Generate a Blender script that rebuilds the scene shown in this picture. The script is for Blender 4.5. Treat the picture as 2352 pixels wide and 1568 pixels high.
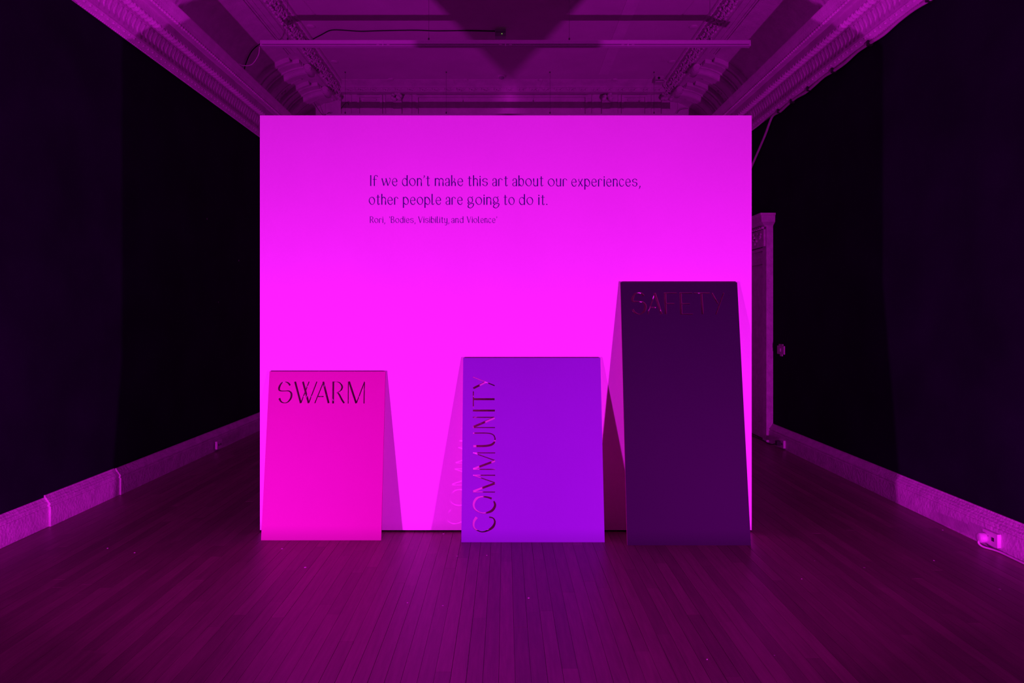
import bpy, bmesh, math, random
from mathutils import Vector, Matrix

random.seed(7)
for o in list(bpy.data.objects):
    bpy.data.objects.remove(o, do_unlink=True)
scene = bpy.context.scene
COL = scene.collection

# ------------------------------------------------------------------ camera
F = 1568.0            # focal length in photo pixels (24 mm on 36 mm)
CX, CY = 1160.0, 727.0
EYE = 1.26
cam_d = bpy.data.cameras.new('camera')
cam_d.lens = 24.0
cam_d.sensor_width = 36.0
cam_d.shift_x = (1176.0 - CX) / 2352.0
cam_d.shift_y = -(784.0 - CY) / 2352.0
cam_d.clip_start = 0.05
cam = bpy.data.objects.new('camera', cam_d)
cam.location = (0, 0, EYE)
cam.rotation_euler = (math.radians(90), 0, 0)
COL.objects.link(cam)
scene.camera = cam

# ------------------------------------------------------------------ world, exposure
w = bpy.data.worlds.new('world')
w.use_nodes = True
w.node_tree.nodes['Background'].inputs[0].default_value = (0, 0, 0, 1)
w.node_tree.nodes['Background'].inputs[1].default_value = 0.0
scene.world = w
scene.view_settings.view_transform = 'Standard'
scene.view_settings.look = 'None'
scene.view_settings.gamma = 1.0
scene.view_settings.exposure = 0.0
scene.view_settings.use_curve_mapping = False

# two magenta floods standing low on the floor, left and right of the camera
LAMPS = [((-2.35, 1.38, 0.15), (0.10, 4.0, 0.70), 95.0),
         ((2.30, 1.38, 0.15), (-0.10, 4.0, 0.70), 95.0)]
LAMP_COLOUR = (1.0, 0.013, 1.08)
for lp, aim, power in LAMPS:
    ld = bpy.data.lights.new('flood_beam', 'AREA')
    ld.shape = 'RECTANGLE'
    ld.size, ld.size_y = 0.11, 0.05
    ld.spread = math.radians(165)
    ld.energy = power
    ld.color = LAMP_COLOUR
    lo = bpy.data.objects.new('flood_beam', ld)
    lo.location = lp
    lo.rotation_euler = (Vector(aim) - Vector(lp)).to_track_quat('-Z', 'Y').to_euler()
    COL.objects.link(lo)

# ------------------------------------------------------------------ materials
def mat(name, col, rough=0.6, noise=0.0, scale=20.0, bump=0.0, bscale=60.0, stretch=None, metal=0.0,
        spec=0.5, rnd=0.0, specks=None, emit=None):
    m = bpy.data.materials.new(name)
    m.use_nodes = True
    nt = m.node_tree
    b = nt.nodes['Principled BSDF']
    b.inputs['Roughness'].default_value = rough
    b.inputs['Metallic'].default_value = metal
    b.inputs['Specular IOR Level'].default_value = spec
    b.inputs['Base Color'].default_value = (*col, 1)
    if emit:
        b.inputs['Emission Color'].default_value = (*emit[0], 1)
        b.inputs['Emission Strength'].default_value = emit[1]
        return m
    geo = nt.nodes.new('ShaderNodeNewGeometry')
    mp = nt.nodes.new('ShaderNodeMapping')
    nt.links.new(geo.outputs['Position'], mp.inputs['Vector'])
    if stretch:
        mp.inputs['Scale'].default_value = stretch
    last = None
    if noise > 0:
        n = nt.nodes.new('ShaderNodeTexNoise')
        n.inputs['Scale'].default_value = scale
        n.inputs['Detail'].default_value = 5
        nt.links.new(mp.outputs[0], n.inputs['Vector'])
        r = nt.nodes.new('ShaderNodeMapRange')
        r.inputs['From Min'].default_value = 0.3
        r.inputs['From Max'].default_value = 0.7
        r.inputs['To Min'].default_value = 1 - noise
        r.inputs['To Max'].default_value = 1 + noise
        nt.links.new(n.outputs['Fac'], r.inputs['Value'])
        last = r.outputs[0]
    if rnd > 0:
        oi = nt.nodes.new('ShaderNodeObjectInfo')
        r2 = nt.nodes.new('ShaderNodeMapRange')
        r2.inputs['To Min'].default_value = 1 - rnd
        r2.inputs['To Max'].default_value = 1 + rnd
        nt.links.new(oi.outputs['Random'], r2.inputs['Value'])
        if last:
            mu = nt.nodes.new('ShaderNodeMath')
            mu.operation = 'MULTIPLY'
            nt.links.new(last, mu.inputs[0])
            nt.links.new(r2.outputs[0], mu.inputs[1])
            last = mu.outputs[0]
        else:
            last = r2.outputs[0]
    cout = None
    if last:
        vm = nt.nodes.new('ShaderNodeVectorMath')
        vm.operation = 'SCALE'
        vm.inputs[0].default_value = col
        nt.links.new(last, vm.inputs['Scale'])
        cout = vm.outputs[0]
        nt.links.new(cout, b.inputs['Base Color'])
    if specks:
        v = nt.nodes.new('ShaderNodeTexVoronoi')
        v.inputs['Scale'].default_value = specks[0]
        nt.links.new(geo.outputs['Position'], v.inputs['Vector'])
        lt = nt.nodes.new('ShaderNodeMath')
        lt.operation = 'LESS_THAN'
        lt.inputs[1].default_value = specks[1]
        nt.links.new(v.outputs['Distance'], lt.inputs[0])
        n3 = nt.nodes.new('ShaderNodeTexNoise')
        n3.inputs['Scale'].default_value = specks[3]
        nt.links.new(geo.outputs['Position'], n3.inputs['Vector'])
        gt = nt.nodes.new('ShaderNodeMath')
        gt.operation = 'GREATER_THAN'
        gt.inputs[1].default_value = specks[4]
        nt.links.new(n3.outputs['Fac'], gt.inputs[0])
        mm = nt.nodes.new('ShaderNodeMath')
        mm.operation = 'MULTIPLY'
        nt.links.new(lt.outputs[0], mm.inputs[0])
        nt.links.new(gt.outputs[0], mm.inputs[1])
        mx = nt.nodes.new('ShaderNodeMix')
        mx.data_type = 'RGBA'
        nt.links.new(mm.outputs[0], mx.inputs['Factor'])
        if cout:
            nt.links.new(cout, mx.inputs[6])
        else:
            mx.inputs[6].default_value = (*col, 1)
        mx.inputs[7].default_value = (*specks[2], 1)
        nt.links.new(mx.outputs[2], b.inputs['Base Color'])
    if bump > 0:
        n2 = nt.nodes.new('ShaderNodeTexNoise')
        n2.inputs['Scale'].default_value = bscale
        n2.inputs['Detail'].default_value = 4
        nt.links.new(mp.outputs[0], n2.inputs['Vector'])
        bp = nt.nodes.new('ShaderNodeBump')
        bp.inputs['Strength'].default_value = bump
        bp.inputs['Distance'].default_value = 0.01
        nt.links.new(n2.outputs['Fac'], bp.inputs['Height'])
        nt.links.new(bp.outputs[0], b.inputs['Normal'])
    return m

M = {}
M['white'] = mat('white_emulsion', (0.80, 0.78, 0.78), 0.75, 0.015, 2.5, 0.03, 140, spec=0.2)
M['plaster'] = mat('old_painted_plaster', (0.74, 0.72, 0.70), 0.6, 0.10, 9, 0.35, 70, spec=0.3)
M['ceiling'] = mat('ceiling_paint', (0.76, 0.74, 0.72), 0.7, 0.05, 3, 0.08, 40, spec=0.2)
M['patch'] = mat('patched_ceiling_paint', (0.84, 0.82, 0.80), 0.7, 0.06, 6, 0.1, 60, spec=0.2)
M['base'] = mat('chipped_gloss_paint', (0.60, 0.58, 0.56), 0.42, 0.14, 16, 0.5, 55, spec=0.4)
M['black'] = mat('blue_black_wall_paint', (0.009, 0.008, 0.016), 0.85, 0.25, 2.2, 0.05, 60, spec=0.06,
                 specks=(3.0, 0.025, (0.3, 0.28, 0.3), 2.0, 0.56))
M['wood'] = mat('worn_floor_boards', (0.22, 0.155, 0.12), 0.40, 0.15, 9, 0.10, 40, stretch=(7, 0.55, 1), spec=0.45, rnd=0.19,
                specks=(5.0, 0.028, (0.75, 0.7, 0.7), 1.4, 0.5))
M['sub'] = mat('dark_subfloor', (0.02, 0.014, 0.012), 0.9)
M['pink'] = mat('hot_pink_board', (0.50, 0.05, 0.30), 0.55, 0.015, 3, 0.02, 200, spec=0.25)
M['violet'] = mat('violet_board', (0.20, 0.10, 0.42), 0.55, 0.015, 3, 0.02, 200, spec=0.25)
M['indigo'] = mat('dark_indigo_board', (0.0165, 0.009, 0.026), 0.7, 0.02, 3, 0.02, 200, spec=0.2)
M['mdf'] = mat('raw_fibreboard', (0.62, 0.40, 0.30), 0.8, 0.06, 40, 0.05, 120, spec=0.2)
M['edge'] = mat('dark_sealed_board_edge', (0.30, 0.14, 0.18), 0.45, 0.06, 40, spec=0.25)
M['vinyl'] = mat('navy_vinyl', (0.025, 0.03, 0.15), 0.55, 0.03, 30, spec=0.2)
M['rubber'] = mat('black_cable_rubber', (0.012, 0.011, 0.012), 0.6, 0.1, 20)
M['whitepl'] = mat('white_plastic', (0.72, 0.70, 0.68), 0.35, 0.04, 12)
M['track'] = mat('white_powder_coated_aluminium', (0.66, 0.65, 0.66), 0.35, 0.03, 6, spec=0.5)
M['slot'] = mat('black_track_slot', (0.02, 0.018, 0.02), 0.5, 0.05, 8)
M['steel'] = mat('thin_steel_wire', (0.10, 0.09, 0.10), 0.5, 0.05, 30, metal=0.4)
M['green'] = mat('green_indicator', (0.1, 0.6, 0.05), 0.4, emit=((0.45, 1.0, 0.15), 1.0))
M['grey'] = mat('grey_box_plastic', (0.42, 0.40, 0.44), 0.5, 0.04, 10)
M['housing'] = mat('black_lamp_housing', (0.02, 0.02, 0.02), 0.6, 0.05, 10)
M['tape'] = mat('pale_paper_tape', (0.55, 0.52, 0.5), 0.8, 0.08, 30)

# ------------------------------------------------------------------ helpers
def link(o, parent=None):
    COL.objects.link(o)
    if parent is not None:
        o.parent = parent
    return o

def mesh(name, verts, faces, m, smooth=False):
    me = bpy.data.meshes.new(name)
    me.from_pydata([tuple(v) for v in verts], [], faces)
    me.validate()
    bm = bmesh.new()
    bm.from_mesh(me)
    bmesh.ops.recalc_face_normals(bm, faces=bm.faces)
    bm.to_mesh(me)
    bm.free()
    me.materials.append(M[m])
    if smooth:
        for p in me.polygons:
            p.use_smooth = True
    return me

def obj(name, me, parent=None, loc=(0, 0, 0)):
    o = bpy.data.objects.new(name, me)
    o.location = loc
    return link(o, parent)

def empty(name, loc=(0, 0, 0), parent=None):
    o = bpy.data.objects.new(name, None)
    o.location = loc
    o.empty_display_size = 0.1
    return link(o, parent)

def tag(o, label=None, cat=None, group=None, kind=None):
    if label: o['label'] = label
    if cat: o['category'] = cat
    if group: o['group'] = group
    if kind: o['kind'] = kind
    return o

class B:
    """collects simple solids into vertex and face lists"""
    def __init__(s):
        s.v, s.f = [], []
    def box(s, x0, x1, y0, y1, z0, z1):
        n = len(s.v)
        s.v += [(x, y, z) for z in (z0, z1) for y in (y0, y1) for x in (x0, x1)]
        s.f += [tuple(n + i for i in q) for q in
                ((0, 1, 3, 2), (4, 6, 7, 5), (0, 4, 5, 1), (2, 3, 7, 6), (0, 2, 6, 4), (1, 5, 7, 3))]
        return s
    def loft(s, rings, closed=True, cap=True):
        n = len(s.v)
        k = len(rings[0])
        for r in rings:
            s.v += [tuple(p) for p in r]
        for i in range(len(rings) - 1):
            for j in range(k if closed else k - 1):
                a, b = n + i * k + j, n + i * k + (j + 1) % k
                s.f.append((a, b, b + k, a + k))
        if cap:
            s.f.append(tuple(n + j for j in range(k)))
            s.f.append(tuple(n + (len(rings) - 1) * k + j for j in reversed(range(k))))
        return s
    def prism_y(s, prof, y0, y1):
        return s.loft([[(x, y0, z) for x, z in prof], [(x, y1, z) for x, z in prof]])
    def prism_x(s, prof, x0, x1):
        return s.loft([[(x0, y, z) for y, z in prof], [(x1, y, z) for y, z in prof]])
    def tube(s, pts, r, k=8):
        pts = [Vector(p) for p in pts]
        rings = []
        up = None
        for i, p in enumerate(pts):
            d = (pts[min(i + 1, len(pts) - 1)] - pts[max(i - 1, 0)]).normalized()
            if up is None:
                up = Vector((0, 0, 1)) if abs(d.z) < 0.9 else Vector((1, 0, 0))
            a = d.cross(up)
            if a.length < 1e-4:
                a = d.cross(Vector((0.3, 1, 0.2)))
            a.normalize()
            b = a.cross(d).normalized()
            up = b
            rr = r[i] if isinstance(r, (list, tuple)) else r
            rings.append([p + (a * math.cos(2 * math.pi * j / k) + b * math.sin(2 * math.pi * j / k)) * rr for j in range(k)])
        return s.loft(rings)
    def blob(s, c, rx, ry, rz, nu=8, nv=5):
        n = len(s.v)
        s.v.append((c[0], c[1], c[2] - rz))
        for i in range(1, nv):
            t = -math.pi / 2 + math.pi * i / nv
            for j in range(nu):
                p = 2 * math.pi * j / nu
                s.v.append((c[0] + rx * math.cos(t) * math.cos(p), c[1] + ry * math.cos(t) * math.sin(p), c[2] + rz * math.sin(t)))
        s.v.append((c[0], c[1], c[2] + rz))
        top = len(s.v) - 1
        for j in range(nu):
            s.f.append((n, n + 1 + (j + 1) % nu, n + 1 + j))
            b = n + 1 + (nv - 2) * nu
            s.f.append((top, b + j, b + (j + 1) % nu))
        for i in range(nv - 2):
            for j in range(nu):
                a, b = n + 1 + i * nu + j, n + 1 + i * nu + (j + 1) % nu
                s.f.append((a, b, b + nu, a + nu))
        return s
    def lathe(s, prof, c, axis='z', k=20):
        rings = []
        for r, h in prof:
            ring = []
            for j in range(k):
                a = 2 * math.pi * j / k
                u, v = r * math.cos(a), r * math.sin(a)
                d = {'z': (u, v, h), 'y': (u, h, v), 'x': (h, u, v)}[axis]
                ring.append((c[0] + d[0], c[1] + d[1], c[2] + d[2]))
            rings.append(ring)
        return s.loft(rings)
    def mesh(s, name, m, smooth=False):
        return mesh(name, s.v, s.f, m, smooth)
    def build(s, name, m, parent=None, smooth=False, loc=(0, 0, 0)):
        return obj(name, s.mesh(name, m, smooth), parent, loc)

def cr(pts, n=6):
    """Catmull-Rom through control tuples of any length"""
    if len(pts) == 2:
        return [tuple(p) for p in pts]
    P = [pts[0]] + list(pts) + [pts[-1]]
    out = []
    for i in range(1, len(P) - 2):
        for k in range(n):
            t = k / n
            out.append(tuple(0.5 * (2 * b + (c - a) * t + (2 * a - 5 * b + 4 * c - d) * t * t + (3 * b - a - 3 * c + d) * t ** 3)
                             for a, b, c, d in zip(P[i - 1], P[i], P[i + 1], P[i + 2])))
    out.append(tuple(pts[-1]))
    return out

def outline(stroke):
    """stroke: sampled (x, y, width) -> left side and right side points"""
    L, R = [], []
    for i, (x, y, wd) in enumerate(stroke):
        a, b = stroke[max(i - 1, 0)], stroke[min(i + 1, len(stroke) - 1)]
        dx, dy = b[0] - a[0], b[1] - a[1]
        l = math.hypot(dx, dy) or 1
        nx, ny = -dy / l, dx / l
        L.append((x + nx * wd / 2, y + ny * wd / 2))
        R.append((x - nx * wd / 2, y - ny * wd / 2))
    return L, R

def ray(px, py):
    return Vector(((px - CX) / F, 1.0, (CY - py) / F))

def at_y(px, py, y):
    return Vector((0, 0, EYE)) + ray(px, py) * y

# ------------------------------------------------------------------ the setting
XL, XR = -2.77, 2.69
Y0, YB = -2.4, 8.87
H = 4.20
def side_x(x, s):
    return x if s < 0 else -x * (XR / -XL)

# floor: a dark subfloor and narrow strip boards lying on it
floor = tag(B().box(XL - 0.1, XR + 0.1, Y0, YB + 0.1, -0.08, -0.012).build('floor', 'sub'), kind='structure')
PW = 0.0565
unit_board = B().box(-0.5, 0.5, -0.5, 0.5, -0.011, 0.0).mesh('plank', 'wood')
boards = []
x = XL - 0.02
row = 0
while x < XR + 0.02:
    y = Y0 - random.random() * 1.2
    while y < YB:
        ln = random.choice((0.55, 0.75, 0.95, 1.2, 1.5, 1.9)) * random.uniform(0.85, 1.15)
        a, b = max(y, Y0), min(y + ln, YB)
        if b - a > 0.03:
            gap = 0.0006 if row % 2 else random.choice((0.0012, 0.0018, 0.0025))
            boards.append((x + gap / 2, x + PW - gap / 2, a + 0.0004, b - 0.0004, random.uniform(-0.0006, 0.0)))
        y += ln
    x += PW
    row += 1
def seen(b):
    ya, yb = max(b[2], 2.35), b[3]
    if yb <= ya: return 0.0
    xm = (b[0] + b[1]) / 2
    if -1.4 < xm < 1.4 and ya > 4.0: return 0.0
    if abs(xm) / yb > 0.76: return 0.0
    return PW * EYE * F * F * (1 / ya ** 2 - 1 / yb ** 2) / 2
boards.sort(key=seen, reverse=True)
rest = B()
for i, (xa, xb, ya, yb, z) in enumerate(boards):
    if i < 300:
        o = obj('plank', unit_board, floor, ((xa + xb) / 2, (ya + yb) / 2, z))
        o.scale = (xb - xa, yb - ya, 1)
    else:
        rest.box(xa, xb, ya, yb, -0.011, z)
tag(rest.build('plank_field', 'wood', floor), kind='stuff')

# side walls; the left one steps forward twice
STEPS = [(Y0, 4.10, -2.784), (4.10, 4.83, -2.77), (4.83, YB, -2.758)]
b = B()
b.box(-2.95, -2.77, Y0, YB, -0.01, 3.45)
tag(b.build('wall_left', 'black'), kind='structure')
tag(B().box(XR, XR + 0.15, Y0, YB, -0.01, 3.45).build('wall_right', 'black'), kind='structure')
tag(B().box(-2.95, XR + 0.15, Y0 - 0.1, Y0, -0.01, H).build('wall_front', 'black'), kind='structure')
wall_back = tag(B().box(-2.95, XR + 0.15, YB, YB + 0.12, -0.01, H + 0.1).build('wall_back', 'plaster'), kind='structure')
ceiling = tag(B().box(-2.95, XR + 0.15, Y0, YB + 0.1, H, H + 0.1).build('ceiling', 'ceiling'), kind='structure')
B().box(1.13, 1.25, 6.3, 8.28, H - 0.004, H + 0.01).build('patched_strip', 'patch', ceiling)

# baseboards: plain lower face, moulded cap
def base_prof(x, s, proj):
    d = -s
    pts = [(0, 0), (proj, 0), (proj, 0.118), (proj - 0.006, 0.121), (proj - 0.006, 0.128), (proj - 0.002, 0.132),
           (proj - 0.004, 0.142), (proj - 0.012, 0.150), (proj - 0.014, 0.156), (proj - 0.022, 0.164),
           (proj - 0.026, 0.172), (proj - 0.032, 0.178), (proj - 0.034, 0.188), (0, 0.188)]
    return [(x + d * p, z) for p, z in pts]
bl = tag(empty('baseboard_left'), kind='structure')
for ya, yb, xx in STEPS:
    cuts = [ya + (yb - ya) * k / max(1, round((yb - ya) / 1.35)) for k in range(max(1, round((yb - ya) / 1.35)) + 1)]
    for a, c in zip(cuts, cuts[1:]):
        B().prism_y(base_prof(xx, -1, 0.042), a + 0.0006, c - 0.0006).build('board_length', 'base', bl)
br = tag(empty('baseboard_right'), kind='structure')
cuts = [Y0, -0.6, 1.1, 2.9, 4.45, 5.6, 6.86]
for a, c in zip(cuts, cuts[1:]):
    B().prism_y(base_prof(XR, 1, 0.042), a + 0.0006, c - 0.0006).build('board_length', 'base', br)

# cornices along the side walls
CPROF = [(-2.80, .7315), (-2.762, .7315), (-2.745, .734), (-2.735, .739), (-2.715, .747), (-2.70, .757), (-2.712, .759), (-2.715, .762), (-2.705, .785),
         (-2.678, .815), (-2.680, .818), (-2.66, .821), (-2.652, .826), (-2.63, .828), (-2.60, .845), (-2.575, .848), (-2.575, .871), (-2.52, .884), (-2.51, .887),
         (-2.505, .888), (-2.49, .900), (-2.485, .902), (-2.475, .915), (-2.465, .925), (-2.45, .945)]
CP = [(x, EYE + r * -x) for x, r in CPROF]
CP[0] = (-2.80, 3.286)
def cornice(idx, s):
    prof = [(side_x(x, s), z) for x, z in CP] + [(side_x(-2.45, s), 3.584), (side_x(-2.80, s), 3.584)]
    c = tag(B().prism_y(prof, Y0, YB).build('trim_%d' % idx, 'plaster'), kind='structure')
    # fluted frieze: one upright reed after another
    fl = B()
    pts = [(-2.7135, 3.338), (-2.705, 3.384), (-2.692, 3.418), (-2.680, 3.437)]
    ring = []
    for x, z in pts:
        xx = side_x(x, s)
        dx = 0.0045 * -s
        ring.append([(xx - dx, -0.019, z), (xx + dx * 0.75, -0.011, z - 0.001), (xx + dx, 0, z - 0.002), (xx + dx * 0.75, 0.011, z - 0.001), (xx - dx, 0.019, z)])
    fl.loft(ring, closed=True)
    fm = fl.mesh('flute', 'plaster', True)
    y = 4.55
    while y < 8.8:
        obj('flute', fm, c, (0, y, 0))
        y += 0.060
    # egg and dart
    eg = B().blob((side_x(-2.615, s), 0, 3.445), 0.036, 0.018, 0.026)
    eg.loft([[(side_x(-2.64, s), 0.024, 3.46), (side_x(-2.59, s), 0.025, 3.452), (side_x(-2.59, s), 0.031, 3.452), (side_x(-2.64, s), 0.032, 3.46)],
             [(side_x(-2.64, s), 0.026, 3.435), (side_x(-2.59, s), 0.027, 3.430), (side_x(-2.59, s), 0.029, 3.430), (side_x(-2.64, s), 0.030, 3.435)]])
    em = eg.mesh('egg_ornament', 'plaster', True)
    y = 4.5
    while y < 8.8:
        obj('egg_ornament', em, c, (0, y, 0))
        y += 0.056
    # small leaf rope at the bottom and bead row below the cymatium
    rope = B()
    y = 4.4
    k = 0
    while y < 8.8:
        rope.blob((side_x(-2.714, s), y, 3.292 + 0.010 * (k % 3)), 0.012, 0.013, 0.009, 6, 4)
        rope.blob((side_x(-2.748, s), y, 3.276), 0.009, 0.010, 0.008, 6, 4)
        y += 0.022
        k += 1
    tag(rope.build('leaf_rope', 'plaster', c, True), kind='stuff')
    bead = B()
    y = 4.4
    while y < 8.8:
        bead.blob((side_x(-2.495, s), y, 3.490), 0.012, 0.013, 0.011, 6, 4)
        y += 0.038
    tag(bead.build('bead_row', 'plaster', c, True), kind='stuff')
cornice(1, -1)
cornice(2, 1)

# coves above the cornices, with arched ribs, panels and a leafy border towards the flat ceiling
CCX, CCZ, CR = -2.17, 3.45, 0.60
def arc_pt(th, r, s):
    return side_x(CCX - r * math.cos(th), s), CCZ + r * math.sin(th)
def band(y0, y1, h, t0, t1, s, roll=False, n=14):
    bb = B()
    rings = []
    for i in range(n + 1):
        th = math.radians(t0 + (t1 - t0) * i / n)
        if roll:
            sec = [(y0, CR + 0.02)] + [((y0 + y1) / 2 - (y1 - y0) / 2 * math.cos(math.pi * k / 6), CR - 0.02 - (h - 0.02) * math.sin(math.pi * k / 6)) for k in range(7)] + [(y1, CR + 0.02)]
        else:
            sec = [(y0, CR + 0.02), (y0, CR - h), (y1, CR - h), (y1, CR + 0.02)]
        rings.append([(*arc_pt(th, r, s)[:1], y, arc_pt(th, r, s)[1]) for y, r in sec])
    return bb.loft(rings)
def leaf_mesh(name):
    """acanthus scroll: a spiral stem with lobes, lying in a y/width plane facing down"""
    bb = B()
    sp = []
    for i in range(15):
        a = i / 14 * 3.4 * math.pi
        r = 0.040 * (1 - i / 16)
        sp.append((r * math.cos(a) - 0.005, r * math.sin(a) * 1.1, 0.004))
    bb.tube(sp, [0.010 - 0.0004 * i for i in range(15)], 5)
    for a in (0.3, 1.3, 2.4, 3.5, 4.6, 5.6):
        bb.blob((0.050 * math.cos(a), 0.060 * math.sin(a), 0), 0.018, 0.020, 0.012, 6, 4)
    bb.blob((0, 0, 0.003), 0.010, 0.010, 0.012, 6, 4)
    return bb.mesh(name, 'plaster', True)
LEAF = leaf_mesh('leaf_scroll')
def ribs(y, s, parent, relief=True):
    for y0 in (y, y + 0.73):
        band(y0, y0 + 0.045, 0.045, 0, 76, s).build('rib_fillet', 'plaster', parent)
        band(y0 + 0.09, y0 + 0.20, 0.040, 0, 84, s).build('rib_band', 'plaster', parent)
        band(y0 + 0.205, y0 + 0.225, 0.055, 0, 85, s).build('rib_fillet', 'plaster', parent)
        band(y0 + 0.275, y0 + 0.345, 0.085, 0, 90, s, True).build('rib_roll', 'plaster', parent)
        band(y0 + 0.345, y0 + 0.455, 0.065, 0, 84, s).build('rib_band', 'plaster', parent)
        band(y0 + 0.470, y0 + 0.490, 0.055, 0, 82, s).build('rib_fillet', 'plaster', parent)
        band(y0 + 0.54, y0 + 0.57, 0.040, 0, 72, s).build('rib_fillet', 'plaster', parent)
        # scroll at the head of the roll
        sx, sz = side_x(-2.180, s), 4.005
        sc = B().lathe([(0.018, -0.075), (0.036, -0.072), (0.046, -0.05), (0.050, 0.10), (0.012, 0.105)], (sx, y0 + 0.30, sz), 'y', 16)
        ring = [(sx + 0.038 * math.cos(a / 10 * 2 * math.pi), y0 + 0.228, sz + 0.038 * math.sin(a / 10 * 2 * math.pi)) for a in range(11)]
        sc.tube(ring, 0.009, 6)
        sc.build('rib_scroll', 'plaster', parent, True)
        lf = B()
        for k in range(7):
            a = k / 7 * 6.28
            lf.blob((sx + 0.035 * math.cos(a), y0 + 0.40 + 0.045 * math.sin(a), sz - 0.012), 0.020, 0.024, 0.022, 6, 4)
        lf.build('leaf_boss', 'plaster', parent, True)
    # framed panel with a worn relief between the two ribs
    band(y + 0.60, y + 0.70, 0.012, 8, 60, s).build('relief_panel', 'plaster', parent)
    rl = B()
    for k in range(9):
        th = math.radians(18 + 4.4 * k)
        xx, zz = arc_pt(th, 0.585, s)
        rl.blob((xx, y + 0.64 + 0.03 * math.sin(k * 2.1), zz), 0.022, 0.026, 0.018, 6, 4)
    rl.build('relief_ornament', 'plaster', parent, True)
def cove(idx, s):
    bb = B()
    n = 20
    outer = [arc_pt(math.radians(90 * i / n), CR, s) for i in range(n + 1)]
    prof = outer + [(side_x(-2.165, s), 4.062), (side_x(-2.15, s), 4.075), (side_x(-2.085, s), 4.15), (side_x(-2.075, s), 4.15), (side_x(-2.07, s), 4.175),
                    (side_x(-2.035, s), 4.18), (side_x(-2.03, s), 4.195), (side_x(-2.02, s), H + 0.02), (side_x(-2.80, s), H + 0.02), (side_x(-2.80, s), 3.45)]
    c = tag(bb.prism_y(prof, Y0, YB).build('trim_%d' % idx, 'plaster'), kind='structure')
    for y in (4.20, 7.30):
        ribs(y, s, c)
    # raised border of the long panel between the rib groups
    def strip(t, y0, y1, h=0.012, wdt=1.1):
        band(y0, y1, h, t - wdt, t + wdt, s, n=2).build('panel_border', 'plaster', c)
    for t in (14, 77):
        strip(t, 5.62, 7.22)
        strip(t + 2.6, 5.62, 7.22, 0.008, 0.7)
    strip(84, 5.62, 7.22, 0.006, 0.5)
    band(5.60, 5.63, 0.012, 13, 78, s).build('panel_border', 'plaster', c)
    # border of scrolling leaves
    y = 5.0
    k = 0
    tilt = math.atan2(0.075, 0.065)
    while y < 8.68:
        o = obj('leaf_scroll', LEAF, c, (side_x(-2.110, s), y, 4.104))
        o.rotation_euler = (0, (math.pi - tilt) if s < 0 else (math.pi + tilt), 0)
        o.scale = (0.95, 1.0 if k % 2 else -1.0, 1.3)
        y += 0.118
        k += 1
    bd = B()
    y = 5.0
    while y < 8.7:
        bd.blob((side_x(-2.052, s), y, 4.178), 0.011, 0.010, 0.011, 6, 4)
        y += 0.026
    tag(bd.build('bead_row', 'plaster', c, True), kind='stuff')
cove(3, -1)
cove(4, 1)

# end of the ceiling: sloped band, leaf border and panelled frieze on the back wall
xe0, xe1 = -2.03, 1.97
endp = [(8.46, H + 0.01), (8.462, H - 0.005), (8.54, H - 0.028), (8.58, H - 0.042), (8.585, H - 0.050), (8.60, H - 0.052), (8.66, H - 0.085), (8.668, H - 0.088),
        (YB + 0.02, H - 0.055), (YB + 0.02, H + 0.01)]
tr5 = tag(B().prism_x(endp, xe0 - 0.35, xe1 + 0.35).build('trim_5', 'plaster'), kind='structure')
x = xe0 + 0.02
k = 0
while x < xe1:
    o = obj('leaf_scroll', LEAF, tr5, (x, 8.628, H - 0.070))
    o.rotation_euler = (math.radians(151), 0, math.radians(90) if k % 2 else math.radians(-90))
    o.scale = (0.40, 0.62, 0.7)
    x += 0.078
    k += 1
def frame(x0, x1, z0, z1, yy, d=0.03, wd=0.03):
    bb = B()
    bb.box(x0, x1, yy - d, yy + 0.01, z1 - wd, z1).box(x0, x1, yy - d, yy + 0.01, z0, z0 + wd)
    bb.box(x0, x0 + wd, yy - d, yy + 0.01, z0 + wd, z1 - wd).box(x1 - wd, x1, yy - d, yy + 0.01, z0 + wd, z1 - wd)
    return bb
fr = lambda px: (px - CX) * (YB - 0.03) / F
frame(fr(955), fr(1350), 3.2, 4.132, YB).build('panel_frame', 'plaster', wall_back)
for a, c in ((820, 878), (1428, 1487)):
    frame(fr(a), fr(c), 3.2, 4.132, YB).build('panel_frame', 'plaster', wall_back)
    B().box(fr(a) + 0.08, fr(c) - 0.08, YB - 0.02, YB + 0.01, 4.06, 4.08).build('panel_tablet', 'plaster', wall_back)
for px in (774, 913, 1392, 1529):
    xx = fr(px)
    B().box(xx - 0.055, xx + 0.055, YB - 0.045, YB + 0.01, 2.9, 4.135).build('pilaster', 'plaster', wall_back)
    for dx in (-0.17, 0.17):
        B().box(xx + dx - 0.012, xx + dx + 0.012, YB - 0.018, YB + 0.01, 2.9, 4.135).build('pilaster_fillet', 'plaster', wall_back)
    bb = B()
    for i in range(14):
        u = random.uniform(-0.06, 0.06)
        bb.blob((xx + u, YB - 0.085 - random.random() * 0.03, 4.125 - random.random() * 0.08), 0.026, 0.05, 0.024, 6, 4)
    bb.build('leaf_capital', 'plaster', wall_back, True)

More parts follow.
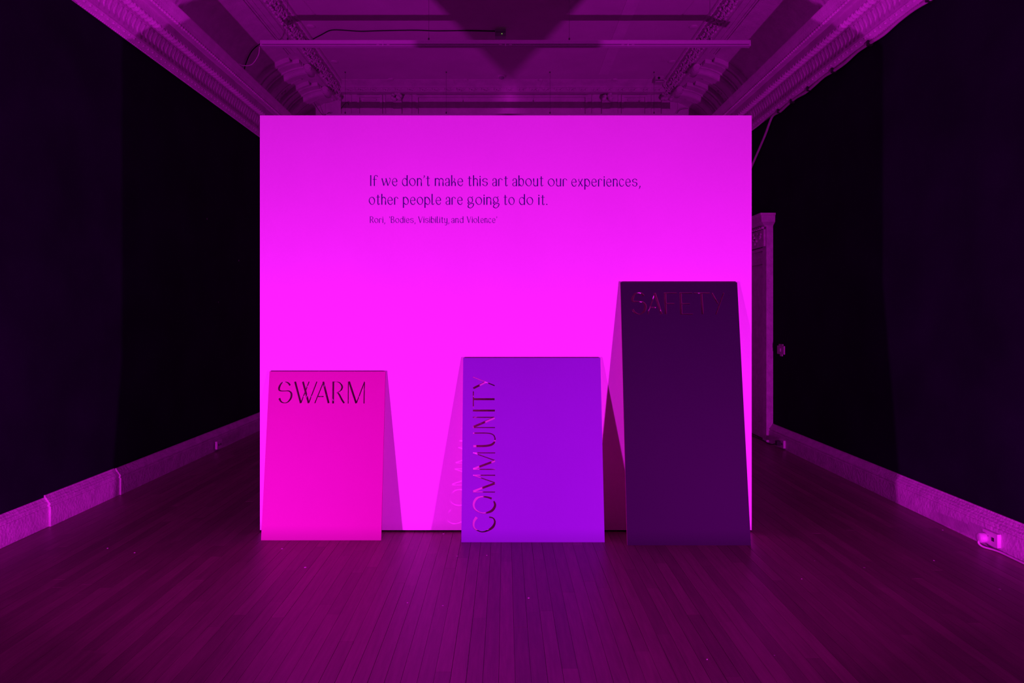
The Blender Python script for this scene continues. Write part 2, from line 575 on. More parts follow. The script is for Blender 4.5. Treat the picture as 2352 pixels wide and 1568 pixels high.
# door surround on the right wall, only its near edge shows past the partition
d1 = tag(empty('door_1', (2.69, 6.85, 0)), kind='structure')
def dpart(name, m, *boxes):
    bb = B()
    for q in boxes:
        bb.box(*q)
    o = bb.build(name, m, d1)
    o.location = (-2.69, -6.85, 0)
    return o
dpart('casing', 'base', (2.622, 2.70, 6.85, 6.95, 0, 2.20))
dpart('casing', 'base', (2.622, 2.70, 7.95, 8.05, 0, 2.20))
dpart('door_leaf', 'base', (2.650, 2.70, 6.95, 7.95, 0.012, 1.86))
dpart('door_rail', 'base', (2.636, 2.66, 6.95, 7.95, 1.80, 1.86))
dpart('head_casing', 'base', (2.634, 2.70, 6.95, 7.95, 1.86, 1.93), (2.622, 2.70, 6.95, 7.95, 1.93, 1.96))
dpart('frieze', 'base', (2.602, 2.70, 6.87, 8.03, 1.97, 2.14))
dpart('dentil_course', 'base', *[(2.585, 2.61, 6.88 + 0.05 * k, 6.905 + 0.05 * k, 2.145, 2.165) for k in range(23)])
crown = B()
for xx, yy, z in ((2.605, 6.85, 2.165), (2.60, 6.845, 2.175), (2.555, 6.80, 2.205), (2.552, 6.797, 2.265), (2.54, 6.785, 2.275), (2.538, 6.783, 2.292)):
    crown.v += [(xx, yy, z), (2.70, yy, z), (2.70, 8.9 - (yy - 6.0), z), (xx, 8.9 - (yy - 6.0), z)]
for i in range(5):
    for j in range(4):
        a, b2 = i * 4 + j, i * 4 + (j + 1) % 4
        crown.f.append((a, b2, b2 + 4, a + 4))
crown.f += [(0, 1, 2, 3), (20, 23, 22, 21)]
o = crown.build('crown', 'base', d1)
o.location = (-2.69, -6.85, 0)
bb = B()
for i in range(26):
    y = 6.90 + 0.6 * random.random()
    bb.blob((2.596, y, 2.055 + random.uniform(-0.06, 0.06)), 0.012, 0.020, 0.016, 6, 4)
o = bb.build('leaf_relief', 'base', d1, True)
o.location = (-2.69, -6.85, 0)

# ------------------------------------------------------------------ the lit freestanding wall
PY = 4.0
PX0, PX1, PH = at_y(597, 265, PY).x, at_y(1726.5, 265, PY).x, at_y(597, 265, PY).z
part = tag(empty('partition_wall', ((PX0 + PX1) / 2, PY, 0)),
           'tall white freestanding partition wall glowing magenta, printed with a quotation', 'partition')
def ppart(name, m, *q):
    o = B().box(*q).build(name, m, part)
    o.location = -part.location
    return o
face = ppart('wall_board', 'white', PX0, PX1, PY, PY + 0.018, 0.010, PH)
ppart('wall_board', 'white', PX0, PX1, PY + 0.062, PY + 0.08, 0.010, PH)
ppart('stud_frame', 'white', PX0 + 0.002, PX1 - 0.002, PY + 0.018, PY + 0.062, 0.012, PH - 0.002)
ppart('base_plate', 'sub', PX0 + 0.02, PX1 - 0.02, PY + 0.02, PY + 0.06, 0.0, 0.012)

# ------------------------------------------------------------------ leaning boards with cut-out words
TH = 0.012
def S(w0, *pts):
    return cr([(p[0], p[1], p[2] if len(p) > 2 else w0) for p in pts], 8)
SW = [S(30, (390, 292, 36), (352, 246, 26), (292, 226, 11), (226, 246, 24), (182, 320, 36), (178, 378, 32), (216, 398, 18), (292, 399, 14), (364, 400, 20), (412, 446, 36), (406, 530, 36), (352, 606, 22), (284, 630, 13), (216, 606, 28), (180, 540, 40)),
      S(38, (485, 220), (595, 634)), S(20, (597, 632), (755, 220)), S(38, (636, 220), (746, 634)), S(20, (748, 632), (906, 220)),
      S(19, (865, 636), (1036, 220)), S(38, (1028, 222), (1132, 634)), S(19, (922, 507), (1035, 507)),
      S(35, (1223, 218), (1218, 641)),
      S(30, (1236, 224, 10), (1290, 224, 9), (1350, 246, 20), (1393, 312, 34), (1376, 376, 28), (1336, 412, 12), (1284, 437, 14)),
      S(34, (1296, 432, 16), (1332, 462, 30), (1390, 572, 34), (1432, 634, 30)),
      S(17, (1514, 218), (1510, 642)), S(38, (1526, 218), (1664, 636)), S(19, (1668, 634), (1826, 222)), S(19, (1824, 222), (1815, 642))]
CM = [S(18, (268, 1392, 26), (240, 1440, 20), (246, 1494, 16), (300, 1528, 10), (352, 1526, 14), (416, 1490, 24), (440, 1440, 18), (424, 1402, 12), (386, 1391, 13)),
      S(18, (430, 1240, 14), (442, 1282, 22), (412, 1330, 24), (352, 1352, 14), (296, 1346, 10), (248, 1310, 17), (240, 1262, 20), (266, 1216, 22), (314, 1199, 14), (366, 1202, 16), (410, 1216, 18)),
      S(9, (232, 1154), (441, 1154)), S(20, (234, 1148), (441, 1071)), S(9, (441, 1066), (234, 994)), S(10, (232, 995), (443, 995)),
      S(9, (232, 939), (442, 939)), S(20, (234, 936), (441, 859)), S(9, (441, 855), (234, 781)), S(9, (232, 783), (443, 783)),
      S(18, (235, 719, 20), (360, 716, 20), (420, 698, 20), (442, 656, 13), (424, 612, 10), (366, 596, 10), (232, 596, 12)),
      S(9, (232, 543), (441, 543)), S(20, (234, 538), (437, 451)), S(10, (232, 446), (433, 446)),
      S(18, (232, 382), (440, 382)),
      S(10, (236, 200), (236, 350)), S(19, (238, 274), (437, 274)),
      S(19, (236, 171), (356, 111)), S(10, (232, 64), (438, 146))]
SF = [S(30, (672, 304, 30), (636, 270, 24), (592, 260, 12), (540, 286, 24), (512, 350, 34), (522, 382, 22), (590, 387, 13), (656, 394, 18), (694, 440, 34), (684, 510, 34), (640, 556, 16), (600, 564, 12), (544, 540, 24), (514, 498, 26)),
      S(16, (728, 564), (832, 264)), S(32, (826, 266), (924, 564)), S(15, (756, 470), (848, 470)),
      S(32, (975, 258), (984, 564)), S(13, (980, 265), (1142, 265)), S(13, (984, 415), (1108, 415)),
      S(32, (1195, 258), (1204, 568)), S(13, (1200, 265), (1362, 265)), S(13, (1204, 417), (1326, 417)), S(13, (1204, 565), (1370, 565)),
      S(13, (1384, 265), (1608, 265)), S(29, (1490, 262), (1508, 564)),
      S(22, (1640, 264), (1724, 414)), S(16, (1808, 262), (1697, 570))]
def board(name, xb, ybot, xt, ytop, strokes, org, sc, m, label):
    # xb, xt: left and right pixel of foot and head; the foot stands on the floor, the head rests on the partition
    d = EYE * F / (ybot - CY)                       # depth of the foot
    zt = at_y(0, ytop, PY - 0.002).z
    cx = ((xb[0] + xb[1]) / 2 - CX) / F * d * 0.5 + ((xt[0] + xt[1]) / 2 - CX) / F * PY * 0.5
    wd = ((xb[1] - xb[0]) / F * d + (xt[1] - xt[0]) / F * PY) / 2
    foot = Vector((cx, d, 0))                       # lower front edge
    head_back = Vector((cx, PY - 0.0015, zt))       # upper back edge touches the wall
    dv = head_back - foot
    alpha = math.atan2(dv.y, dv.z)
    L = math.sqrt(dv.length ** 2 - TH ** 2)
    alpha -= math.atan2(TH, L)
    up = Vector((0, math.sin(alpha), math.cos(alpha)))
    nrm = Vector((0, -math.cos(alpha), math.sin(alpha)))    # faces the camera
    rgt = Vector((1, 0, 0))
    mat4 = Matrix(((rgt.x, up.x, nrm.x, foot.x), (rgt.y, up.y, nrm.y, foot.y), (rgt.z, up.z, nrm.z, foot.z), (0, 0, 0, 1)))
    def local(px, py):
        r = ray(px, py)
        e = Vector((0, 0, EYE))
        t = (foot - e).dot(nrm) / r.dot(nrm)
        p = e + r * t - foot
        return p.dot(rgt), p.dot(up)
    slab = B().box(-wd / 2, wd / 2, 0, L, -TH, 0).mesh(name, m)
    o = obj(name, slab)
    o.matrix_world = mat4
    cut = B()
    for k, st in enumerate(strokes):
        lft, rgtp = outline(st)
        poly = [local(org[0] + p[0] / sc, org[1] + p[1] / sc) for p in lft + rgtp[::-1]]
        n = len(lft)
        e = 0.003 + 0.0003 * k
        rings = []
        for i in range(n):
            a, c = poly[i], poly[2 * n - 1 - i]
            rings.append([(a[0], a[1], -TH - e), (a[0], a[1], e), (c[0], c[1], e), (c[0], c[1], -TH - e)])
        cut.loft(rings)
    co = obj('cutter', cut.mesh('cutter', m))
    co.matrix_world = mat4
    md = o.modifiers.new('cut', 'BOOLEAN')
    md.operation = 'DIFFERENCE'
    md.solver = 'EXACT'
    md.use_self = True
    md.object = co
    bpy.context.view_layer.update()
    dg = bpy.context.evaluated_depsgraph_get()
    me = bpy.data.meshes.new_from_object(o.evaluated_get(dg))
    o.modifiers.clear()
    o.data = me
    me.name = name
    me.materials.clear()
    me.materials.append(M[m])
    me.materials.append(M['mdf'])                   # raw board on the back, sealed cut edges
    me.materials.append(M['edge'])
    for pg in me.polygons:
        pg.material_index = 0 if pg.normal.z > 0.9 else (1 if pg.normal.z < -0.9 else 2)
    bpy.data.objects.remove(co, do_unlink=True)
    return tag(o, label, 'board', 'boards leaning on the lit wall')
board('leaning_board', (603.5, 877.5), 1240.5, (617, 884), 853, SW, (620, 850), 8.4, 'pink',
      'hot pink board leaning on the lit wall, cut through with the word SWARM')
board('leaning_board', (1063, 1388), 1245, (1061, 1379), 822, CM, (1030, 850), 4.1263, 'violet',
      'violet board leaning on the lit wall, COMMUNITY cut upwards along its edge')
board('leaning_board', (1440, 1721), 1252, (1425, 1695), 649, SF, (1370, 630), 6.1895, 'indigo',
      'tall dark indigo board leaning on the lit wall, cut with the word SAFETY')

# ------------------------------------------------------------------ vinyl lettering on the lit wall
T, t = 0.098, 0.042
def C(*p):
    return cr([(q[0], q[1], q[2] if len(q) > 2 else t) for q in p], 6)
def LN(x0, y0, x1, y1, wd):
    return [(x0, y0, wd), (x1, y1, wd)]
def dot(x, y, r=0.055):
    return [(x - r, y, r * 0.9), (x - r * 0.6, y, r * 1.75), (x, y, r * 2.05), (x + r * 0.6, y, r * 1.75), (x + r, y, r * 0.9)]
X = 0.72
def arch(x0, x1):
    return [C((x0, .58, t), (x0 + .09, .68, .06), (x0 + .18, .69, .075), (x0 + .29, .62, .08), (x1 + .012, .50, .05), (x1 - .015, .34, .06), (x1, .25, T), (x1, 0, T))]
G = {
 'I': (.10, [LN(.05, 0, .05, 1, T)]),
 'f': (.45, [C((.13, 0, .09), (.13, .4, .09), (.13, .78, .08), (.17, .93, .05), (.28, .985, .045), (.37, .95, .05), (.42, .86, .08)), LN(0, .61, .34, .61, t)]),
 'w': (.89, [LN(.04, .71, .23, .03, .09), LN(.22, .02, .44, .50, t), LN(.43, .71, .63, .03, .09), C((.63, .02), (.78, .32), (.87, .55), (.84, .69, .05), (.75, .73, .06))]),
 'e': (.53, [C((.48, .39, .09), (.46, .54, .08), (.37, .67, .05), (.24, .70, t), (.11, .61, t), (.035, .42, .05), (.06, .23, .08), (.16, .07, .08), (.30, .015, .065), (.42, .06, .05), (.49, .21, .045)), LN(.05, .385, .50, .385, t)]),
 'd': (.56, [LN(.50, 0, .50, 1, T), C((.48, .56, .085), (.38, .65, .075), (.24, .70, .045), (.09, .58, t), (.035, .40, .05), (.07, .20, .08), (.18, .05, .08), (.31, .02, .055), (.42, .08, .04), (.47, .18, .035))]),
 'o': (.60, [C((.27, .70, .05), (.42, .66, .07), (.54, .50, .085), (.57, .32, .07), (.50, .12, .05), (.36, .02, t), (.20, .06, .065), (.07, .22, .085), (.03, .40, .075), (.10, .60, .05), (.27, .70, .05))]),
 'n': (.47, [LN(.05, 0, .05, X, T)] + arch(.08, .42)),
 "'": (.12, [C((.07, .98, .07), (.10, .90, .07), (.07, .80, .05), (.01, .73, .03))]),
 't': (.36, [C((.16, .91, .09), (.16, .5, .09), (.16, .12, .085), (.20, .02, .06), (.27, .025, .05), (.34, .11, .06)), LN(0, .705, .36, .705, t)]),
 'm': (.82, [LN(.05, 0, .05, X, T)] + arch(.08, .41) + arch(.44, .77)),
 'a': (.43, [C((.07, .49, .075), (.06, .60, .06), (.14, .69, .045), (.25, .70, .05), (.35, .64, .08), (.385, .48, T), (.385, 0, T)), C((.37, .36, t), (.24, .34, t), (.09, .29, .05), (.03, .16, .07), (.10, .03, .05), (.20, .015, .04), (.30, .06, .04), (.36, .17, .035))]),
 'k': (.44, [LN(.05, 0, .05, 1, T), C((.09, .24, t), (.22, .40, t), (.31, .53, .05), (.32, .62, .06), (.27, .71, .06)), C((.17, .37, t), (.28, .38, .07), (.37, .28, .09), (.385, 0, T))]),
 'h': (.47, [LN(.05, 0, .05, 1, T)] + arch(.08, .42)),
 'i': (.12, [LN(.06, 0, .06, X, T), dot(.06, .88)]),
 's': (.53, [C((.49, .57, .08), (.40, .66, .06), (.26, .70, .045), (.10, .63, .07), (.05, .52, .08), (.12, .42, .06), (.30, .38, .045), (.45, .32, .08), (.48, .20, .09), (.40, .06, .055), (.28, .015, t), (.13, .08, .06), (.03, .20, .08))]),
 'r': (.42, [LN(.05, 0, .05, .62, T), C((.05, .60, .08), (.12, .67, .05), (.22, .70, t), (.32, .65, .05), (.40, .56, .075))]),
 'b': (.53, [LN(.05, 0, .05, 1, T), C((.09, .55, t), (.17, .67, .05), (.28, .70, .06), (.42, .62, .085), (.49, .42, .08), (.47, .20, .05), (.36, .03, t), (.24, .03, .065), (.09, .17, .085))]),
 'u': (.47, [C((.05, X, T), (.05, .50, .09), (.07, .36, .05), (.04, .20, .06), (.12, .05, .08), (.25, .02, .06), (.35, .06, t), (.40, .18, t)), LN(.42, 0, .42, X, T)]),
 'x': (.50, [LN(.04, 0, .45, .71, .07), C((.10, .70, .05), (.06, .60, .05), (.12, .47, .05), (.24, .33, .07), (.45, .01, .09))]),
 'p': (.56, [LN(.05, -.29, .05, X, T), C((.09, .58, t), (.18, .68, .06), (.28, .69, .07), (.44, .56, .09), (.53, .34, .07), (.50, .15, .05), (.38, .02, t), (.26, .03, .065), (.10, .15, .085))]),
 'c': (.50, [C((.46, .56, .08), (.36, .66, .07), (.24, .70, .045), (.10, .60, t), (.035, .42, .05), (.06, .22, .08), (.16, .06, .08), (.29, .015, .06), (.41, .07, .05), (.48, .21, .045))]),
 ',': (.16, [C((.13, .06, .09), (.12, -.05, .07), (.07, -.15, .05), (.01, -.22, .03))]),
 'l': (.26, [C((.05, 1, T), (.05, .5, T), (.05, .12, .09), (.09, .02, .065), (.16, .025, .05), (.25, .11, .065))]),
 'g': (.60, [C((.22, .71, .05), (.38, .66, .06), (.47, .48, .08), (.44, .28, .06), (.32, .19, .05), (.16, .24, .06), (.05, .42, .08), (.05, .56, .06), (.12, .68, .045), (.22, .71, .05)),
             LN(.40, .65, .50, .77, .05),
             C((.10, .26, .05), (.04, .16, .08), (.13, .07, .07), (.34, .10, .05), (.50, .12, .07), (.57, .04, .08), (.50, -.14, .07), (.36, -.27, .05), (.22, -.29, .06), (.07, -.21, .09), (.06, -.09, .07), (.16, .05, .045))]),
 '.': (.12, [dot(.06, .05)]),
 'R': (.58, [LN(.05, 0, .05, 1, T), C((.06, .975, t), (.25, .975, .045), (.42, .90, .07), (.49, .74, .09), (.42, .57, .07), (.25, .49, t), (.07, .48, t)), C((.26, .47, .05), (.38, .32, .08), (.56, .01, .09))]),
 'B': (.56, [LN(.05, 0, .05, 1, T), C((.06, .975, t), (.24, .975, .045), (.40, .90, .07), (.44, .76, .08), (.38, .62, .06), (.22, .54, t), (.07, .53, t)), C((.22, .54, t), (.40, .48, .06), (.51, .32, .09), (.48, .15, .07), (.34, .03, .05), (.22, .03, .05), (.08, .14, .075))]),
 'V': (.70, [LN(.04, 1, .33, .02, .095), LN(.34, .02, .67, 1, t)]),
 'y': (.48, [C((.05, X, T), (.05, .50, .09), (.07, .36, .05), (.05, .20, .06), (.13, .05, .08), (.25, .02, .06), (.36, .08, t), (.40, .18, t)), C((.43, X, T), (.43, .1, T), (.42, -.15, .085), (.34, -.30, .06), (.22, -.34, .05), (.12, -.27, .07))]),
}
SP = 0.145
def lettering(name, lines, label):
    root = empty(name, (0, PY, 1.8))
    tag(root, label, 'lettering')
    for words in lines:
        for text, x0, x1, yb, cap in words:
            mir = text.startswith('`')
            chars = text.replace('`', "'")
            tot = sum(G[c][0] for c in chars) + SP * (len(chars) - 1)
            sx = (x1 - x0) / tot
            cur = 0.0
            for ci, c in enumerate(chars):
                gw, strokes = G[c]
                flip = mir and ci == 0
                bb = B()
                for k, st in enumerate(strokes):
                    pts = [(((gw - p[0]) if flip else p[0]) * sx / cap * cap, p[1] * cap, p[2] * cap) for p in st]
                    lft, rg = outline(pts)
                    rings = []
                    e = 0.0006 + 0.00004 * k
                    def w3(q, dep):
                        p = at_y(x0 + cur * sx + q[0], yb - q[1], PY)
                        return (p.x, -dep, p.z - 1.8)
                    for i in range(len(pts)):
                        rings.append([w3(lft[i], 0.00002), w3(lft[i], e), w3(rg[i], e), w3(rg[i], 0.00002)])
                    bb.loft(rings)
                bb.build('letter', 'vinyl', root)
                cur += gw + SP
    return root
def wz(text, a, c, yb, cap):
    return (text, 820 + a / 3.459, 820 + c / 3.459, yb, cap)
q1 = [wz(*q) for q in (('If', 105, 166, 427, 24.8), ('we', 195, 321, 427, 24.8), ("don't", 357, 579, 427, 24.8), ('make', 618, 843, 427, 24.8), ('this', 880, 1039, 427.2, 24.8),
                       ('art', 1075, 1198, 427.3, 24.8), ('about', 1235, 1480, 427.5, 24.8), ('our', 1517, 1670, 427.8, 24.8), ('experiences,', 1703, 2251, 428.2, 24.8))]
q2 = [wz(*q) for q in (('other', 95, 328, 470, 24.8), ('people', 365, 668, 470, 24.8), ('are', 705, 839, 470, 24.8), ('going', 878, 1131, 470.2, 24.8), ('to', 1165, 1251, 470.4, 24.8),
                       ('do', 1287, 1399, 470.4, 24.8), ('it.', 1440, 1513, 470.5, 24.8))]
q3 = [wz(*q) for q in (('Rori,', 103, 223, 511.8, 15), ('`Bodies,', 257, 464, 511.8, 15), ('Visibility,', 487, 732, 511.8, 15), ('and', 750, 846, 511.8, 15), ("Violence'", 873, 1112, 511.8, 15))]
lettering('quotation_lettering', [q1, q2], 'navy two-line quotation in slim lettering stuck high on the lit wall')
lettering('attribution_lettering', [q3], 'small navy line naming the speaker and title, just below the quotation')

# ------------------------------------------------------------------ two suspended lighting tracks
def track(y, xa, xb, z, wires, label):
    r = tag(empty('lighting_track', ((xa + xb) / 2, y, z)), label, 'lighting track', 'suspended lighting tracks')
    def p(name, m, bb, sm=False):
        o = bb.build(name, m, r, sm)
        o.location = -r.location
        return o
    body = [(y - 0.022, z + 0.026), (y + 0.022, z + 0.026), (y + 0.022, z - 0.026), (y - 0.020, z - 0.026), (y - 0.026, z - 0.022),
            (y - 0.026, z - 0.017), (y - 0.012, z - 0.0165), (y - 0.012, z - 0.009), (y - 0.024, z - 0.008), (y - 0.024, z + 0.022)]
    p('rail', 'track', B().prism_x(body, xa + 0.012, xb - 0.012))
    p('slot', 'slot', B().box(xa + 0.02, xb - 0.02, y - 0.0145, y - 0.0125, z - 0.0163, z - 0.0092))
    for xx in (xa, xb - 0.012):
        p('end_cap', 'track', B().box(xx, xx + 0.012, y - 0.027, y + 0.024, z - 0.027, z + 0.024))
    n = 4
    for k in range(1, n):
        xx = xa + (xb - xa) * k / n
        p('joint', 'track', B().box(xx - 0.004, xx + 0.004, y - 0.0255, y + 0.0235, z - 0.0275, z + 0.0275))
        for dx in (-0.045, 0.045):
            p('contact', 'whitepl', B().box(xx + dx - 0.012, xx + dx + 0.012, y - 0.019, y - 0.013, z - 0.0155, z - 0.010))
    for xx in wires:
        p('hanging_wire', 'steel', B().tube([(xx, y, z + 0.024), (xx, y, H - 0.004)], 0.0014, 6))
        p('ceiling_anchor', 'steel', B().lathe([(0.008, 0.0), (0.008, -0.008), (0.003, -0.016)], (xx, y, H), 'z', 10))
        p('wire_grip', 'steel', B().lathe([(0.007, 0.026), (0.007, 0.05), (0.003, 0.056)], (xx, y, z), 'z', 8))
zt = lambda py, y: EYE + (CY - py) / F * y
track(6.0, at_y(600, 0, 6).x, at_y(1722, 0, 6).x, zt(101, 6.0), (-1.91, -0.67, 0.565, 1.80),
      'white lighting track hung on wires, in full view above the lit wall')
track(8.2, at_y(600, 0, 6).x, at_y(1722, 0, 6).x, 3.665, (-1.92, -0.706, 0.54, 1.79),
      'far lighting track, mostly hidden behind the top of the lit wall')

# ------------------------------------------------------------------ small things on the ceiling
def on_ceiling(px, py, drop=0.0):
    y = F * (H - drop - EYE) / (CY - py)
    return Vector(((px - CX) / F * y, y, H - drop))
for px, py, r, lab in ((898, 181, 0.036, 'small round ceiling cap nearest the left leaf border'), (1070, 183, 0.034, 'small round ceiling cap just left of the domed one'),
                       (1241, 183, 0.034, 'small round ceiling cap just right of the domed one'), (1412, 182, 0.036, 'small round ceiling cap nearest the little camera box'),
                       (714, 60, 0.045, 'pale round ceiling cap below the left end of the track shadow'), (768, 141, 0.045, 'pale round ceiling cap near the left leaf border, below the track'),
                       (1593, 61, 0.045, 'pale round ceiling cap by the right end of the track shadow'), (1543, 141, 0.045, 'pale round ceiling cap near the right leaf border, below the track')):
    p = on_ceiling(px, py)
    tag(B().lathe([(r, 0.002), (r, -0.006), (r * 0.8, -0.013), (r * 0.3, -0.016)], p, 'z', 18).build('ceiling_cap', 'ceiling', None, True), lab, 'ceiling cap', 'round caps on the ceiling')
p = on_ceiling(1152, 174)
sd = tag(empty('smoke_detector', p), 'domed detector at the far middle of the ceiling', 'detector')
B().lathe([(0.052, 0.002), (0.052, -0.012), (0.04, -0.02), (0.038, -0.02)], (0, 0, 0), 'z', 20).build('base', 'ceiling', sd, True)
B().lathe([(0.030, -0.018), (0.028, -0.034), (0.015, -0.042), (0.003, -0.043)], (0, 0, 0), 'z', 18).build('dome', 'grey', sd, True)

bx = empty('indicator_box', (at_y(1149.5, 0, 7.0).x, 7.0, H))
tag(bx, 'small dark box with a green light at the middle of the ceiling', 'box')
B().box(-0.055, 0.055, -0.012, 0.06, -0.070, 0.001).build('case', 'grey', bx)
B().box(-0.05, 0.05, -0.015, -0.011, -0.030, -0.026).build('lid_seam', 'slot', bx)
B().lathe([(0.003, 0.0), (0.003, -0.003), (0.001, -0.004)], (0.0145, -0.012, -0.0455), 'y', 10).build('indicator_light', 'green', bx)

cb = []
for px, py, kind in ((1137, 72, 'c'), (1065, 70.5, 'c'), (1000, 71, 'c'), (955, 69.5, 'c'), (880, 70.5, 'c'), (828, 72, 'c'), (790, 69.5, 'c'), (760, 69.5, 'c'), (738, 80, 'c'), (715, 92, 'c')):
    cb.append(on_ceiling(px, py, 0.006))
cb += [Vector(v) for v in ((-2.035, 7.20, 4.165), (-2.085, 7.1, 4.125), (-2.165, 6.95, 4.052), (-2.20, 6.88, 4.035), (-2.30, 6.85, 4.025), (-2.40, 6.80, 3.99), (-2.47, 6.80, 3.955), (-2.55, 6.84, 3.90), (-2.64, 6.93, 3.80), (-2.69, 7.02, 3.72), (-2.70, 7.05, 3.63), (-2.66, 7.04, 3.59))]
tag(B().tube(cr([tuple(v) for v in cb], 4), 0.0055, 6).build('black_cable', 'rubber', None, True), 'black cable clipped across the ceiling, running over the left cove to the cornice', 'cable')
pc = cr([(-2.165, 6.02, 3.64), (-2.19, 6.06, 3.58), (-2.27, 6.12, 3.52), (-2.38, 6.2, 3.54), (-2.45, 6.3, 3.59), (-2.52, 6.3, 3.589)], 5)
tag(B().tube(pc, 0.004, 6).build('pale_cable', 'whitepl', None, True), 'thin pale cable drooping from the left track end to the cornice', 'cable')

for pts, lab in ((((-2.42, 8.6, 3.98), (-2.40, 8.72, 3.93), (-2.36, 8.80, 3.87), (-2.30, 8.82, 3.84), (-2.24, 8.82, 3.87), (-2.28, 8.82, 3.89), (-2.36, 8.80, 3.83)), 'thin dark wire looping by the far left cove end'),
                 (((-2.18, 8.82, 3.86), (-2.13, 8.84, 3.94), (-2.08, 8.82, 4.00), (-2.03, 8.80, 4.02), (-2.02, 8.82, 3.99)), 'thin dark wire arching near the left end of the back frieze'),
                 (((2.20, 8.82, 3.86), (2.26, 8.82, 3.93), (2.36, 8.80, 3.945)), 'thin dark wire arching near the far right cove end')):
    tag(B().tube(cr(pts, 6), 0.003, 5).build('loose_wire', 'rubber', None, True), lab, 'wire', 'loose wires at the back')

# little camera box at the far right of the flat ceiling
kb = tag(empty('security_camera', (1.89, 8.38, H)), 'small boxy security camera by the far right ceiling corner', 'camera')
B().box(-0.055, 0.045, -0.05, 0.05, -0.078, 0.001).build('case', 'base', kb)
B().lathe([(0.014, 0.0), (0.014, -0.008), (0.008, -0.012)], (-0.012, -0.05, -0.03), 'y', 14).build('lens', 'slot', kb, True)
B().box(-0.055, 0.045, -0.052, -0.05, -0.060, -0.054).build('seam', 'slot', kb)
wp = cr([(1.935, 8.36, 4.16), (1.96, 8.36, 4.155), (1.972, 8.38, 4.12), (1.99, 8.45, 4.085), (2.05, 8.5, 4.06), (2.11, 8.5, 4.058), (2.17, 8.52, 4.04)], 5)
tag(B().tube(wp, 0.006, 6).build('camera_cable', 'whitepl', None, True), 'short pale cable curling from the security camera to the cove', 'cable')

# cable bundle under the right cornice, then down the wall behind the partition
cbp = []
y = 3.2
k = 0
while y < 6.85:
    cbp.append((2.672, y, 3.262 + 0.010 * math.sin(k * 1.9)))
    y += 0.18
    k += 1
cbp += [(2.668, 6.89, 3.21), (2.672, 7.02, 3.12), (2.672, 7.32, 2.935), (2.672, 7.6, 2.76)]
cr_ = tag(empty('cornice_cable', (2.67, 3.2, 3.26)), 'pale cable bundle under the right cornice, dropping behind the lit wall', 'cable')
for dz, dx, r in ((0.0, 0.0, 0.012), (0.018, 0.004, 0.007)):
    o = B().tube(cr([(a[0] + dx, a[1], a[2] + dz) for a in cbp], 3), r, 6).build('strand', 'tape', cr_, True)
    o.location = -cr_.location
for y in (4.3, 5.0, 5.55, 6.0, 6.35, 6.65):
    o = B().box(2.652, 2.69, y - 0.012, y + 0.012, 3.243, 3.296).build('clip', 'slot', cr_)
    o.location = -cr_.location

# ------------------------------------------------------------------ switch, sockets and their leads
sw = tag(empty('wall_switch', (XR, 6.64, 0.936)), 'taped-over switch plate on the dark right wall by the doorway', 'switch')
B().box(-0.014, 0.0, -0.082, 0.075, -0.040, 0.040).build('plate', 'tape', sw)
B().box(-0.010, 0.0, -0.045, 0.045, 0.040, 0.056).build('tape_strip', 'tape', sw)
B().box(-0.009, 0.0, -0.030, 0.020, -0.060, -0.040).build('tape_strip', 'tape', sw)
B().box(-0.020, -0.014, -0.02, 0.02, -0.015, 0.015).build('rocker', 'whitepl', sw)

def socket(x, y, z, s, label, plug):
    r = tag(empty('wall_socket', (x, y, z)), label, 'socket', 'sockets on the baseboards')
    d = -s
    B().box(min(0, d * 0.020), max(0, d * 0.020), -0.055, 0.055, -0.036, 0.036).build('plate', 'whitepl', r)
    for yy in (-0.022, 0.022):
        B().box(min(d * 0.0195, d * 0.0215), max(d * 0.0195, d * 0.0215), yy - 0.009, yy + 0.009, -0.010, 0.010).build('outlet', 'slot', r)
    return r
socket(XL + 0.025 + 0.042, 6.42, 0.058, -1, 'white socket on the left baseboard', None)
socket(XR - 0.042, 6.50, 0.052, 1, 'white socket on the right baseboard by the doorway, black plug in it', 'b')
socket(XR - 0.042, 3.70, 0.060, 1, 'white socket on the right baseboard close to the frame edge', 'w')
pl = tag(empty('black_plug', (XR - 0.064, 6.53, 0.052)), 'black plug and lead at the socket by the doorway', 'plug')
B().box(-0.034, 0.002, -0.022, 0.022, -0.022, 0.022).build('plug_body', 'rubber', pl)
B().tube(cr([(-0.02, 0.02, -0.01), (-0.03, 0.12, -0.035), (-0.02, 0.25, -0.046), (-0.005, 0.40, -0.046), (-0.012, 0.7, -0.046), (-0.01, 1.1, -0.046)], 5), 0.006, 6).build('lead', 'rubber', pl, True)
wpg = tag(empty('white_plug', (XR - 0.064, 3.735, 0.052)), 'round white plug and cable at the socket near the right frame edge', 'plug')
B().lathe([(0.026, 0.002), (0.028, -0.01), (0.026, -0.034), (0.012, -0.038)], (0, 0, 0), 'x', 16).build('plug_body', 'whitepl', wpg, True)
B().tube(cr([(-0.03, 0.0, -0.012), (-0.035, 0.0, -0.030), (-0.022, -0.02, -0.044), (0.006, -0.08, -0.045), (0.012, -0.2, -0.046), (0.010, -0.6, -0.046), (0.012, -1.2, -0.046)], 5), 0.0055, 6).build('lead', 'whitepl', wpg, True)

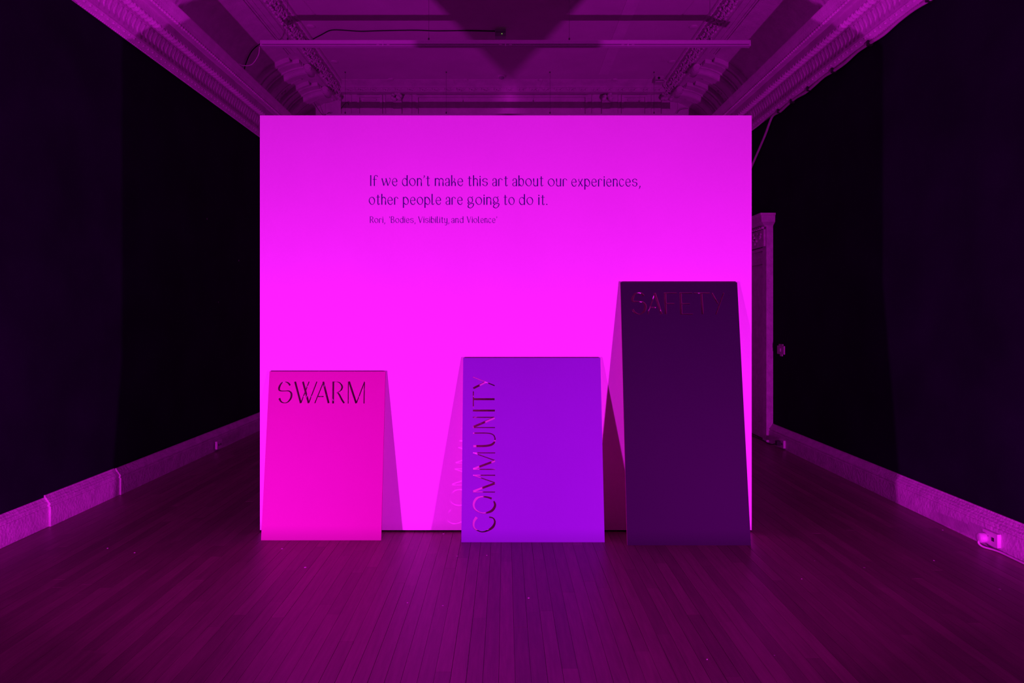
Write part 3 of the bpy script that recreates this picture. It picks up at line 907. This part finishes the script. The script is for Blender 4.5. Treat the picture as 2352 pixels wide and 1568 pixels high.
# ------------------------------------------------------------------ plaster chips on the boards
chip = B().loft([[(0.008, 0, 0), (0.003, 0.006, 0), (-0.006, 0.004, 0), (-0.007, -0.004, 0), (0.002, -0.006, 0)],
                 [(0.006, 0, 0.003), (0.002, 0.004, 0.004), (-0.004, 0.003, 0.003), (-0.005, -0.003, 0.004), (0.002, -0.004, 0.003)]]).mesh('plaster_chip', 'tape')
for px, py, s in ((701, 1303, 0.9), (648, 1260, 0.7), (1019, 1226, 0.9), (1050, 1277, 0.5), (1118, 1275, 0.5), (1214, 1373, 0.8), (1624, 1514, 0.5), (2165, 1217, 0.6), (2145, 1287, 0.6), (1841, 1329, 0.5), (247, 1259, 0.6), (309, 1269, 0.6), (936, 1384, 0.5)):
    y = EYE * F / (py - CY)
    o = obj('plaster_chip', chip, None, ((px - CX) / F * y, y, 0.0))
    o.rotation_euler = (0, 0, random.random() * 6)
    o.scale = (s, s, s)
    tag(o, 'tiny pale plaster chip lying on the floor boards', 'chip', 'plaster chips scattered on the floor')

# ------------------------------------------------------------------ the two floods that light the room (stand outside the frame)
for lp, aim, power in LAMPS:
    side = 'left' if lp[0] < 0 else 'right'
    r = tag(empty('floor_flood', (lp[0], lp[1], 0)), 'black flood lamp standing low on the floor near the %s wall' % side, 'lamp', 'floor floods')
    r.rotation_euler = (0, 0, math.atan2(-(aim[0] - lp[0]), aim[1] - lp[1]))
    B().box(-0.10, 0.10, -0.12, -0.03, 0.115, 0.215).build('housing', 'housing', r)
    vis = [(0.45 * math.sin(a), 0.45 * math.cos(a)) for a in [math.radians(-80 + 160 * k / 24) for k in range(25)]] + [(0.10, -0.03), (-0.10, -0.03)]
    B().loft([[(x, y, 0.115) for x, y in vis], [(x, y, 0.118) for x, y in vis]]).build('added_visor', 'housing', r)  # unseen fan-shaped flap, added to keep the direct beam off the floor
    for sx in (-1, 1):
        B().box(sx * 0.112 - 0.006, sx * 0.112 + 0.006, -0.09, -0.06, 0.0, 0.17).build('yoke', 'housing', r)
    B().box(-0.118, 0.118, -0.14, -0.01, 0.0, 0.008).build('foot', 'housing', r)
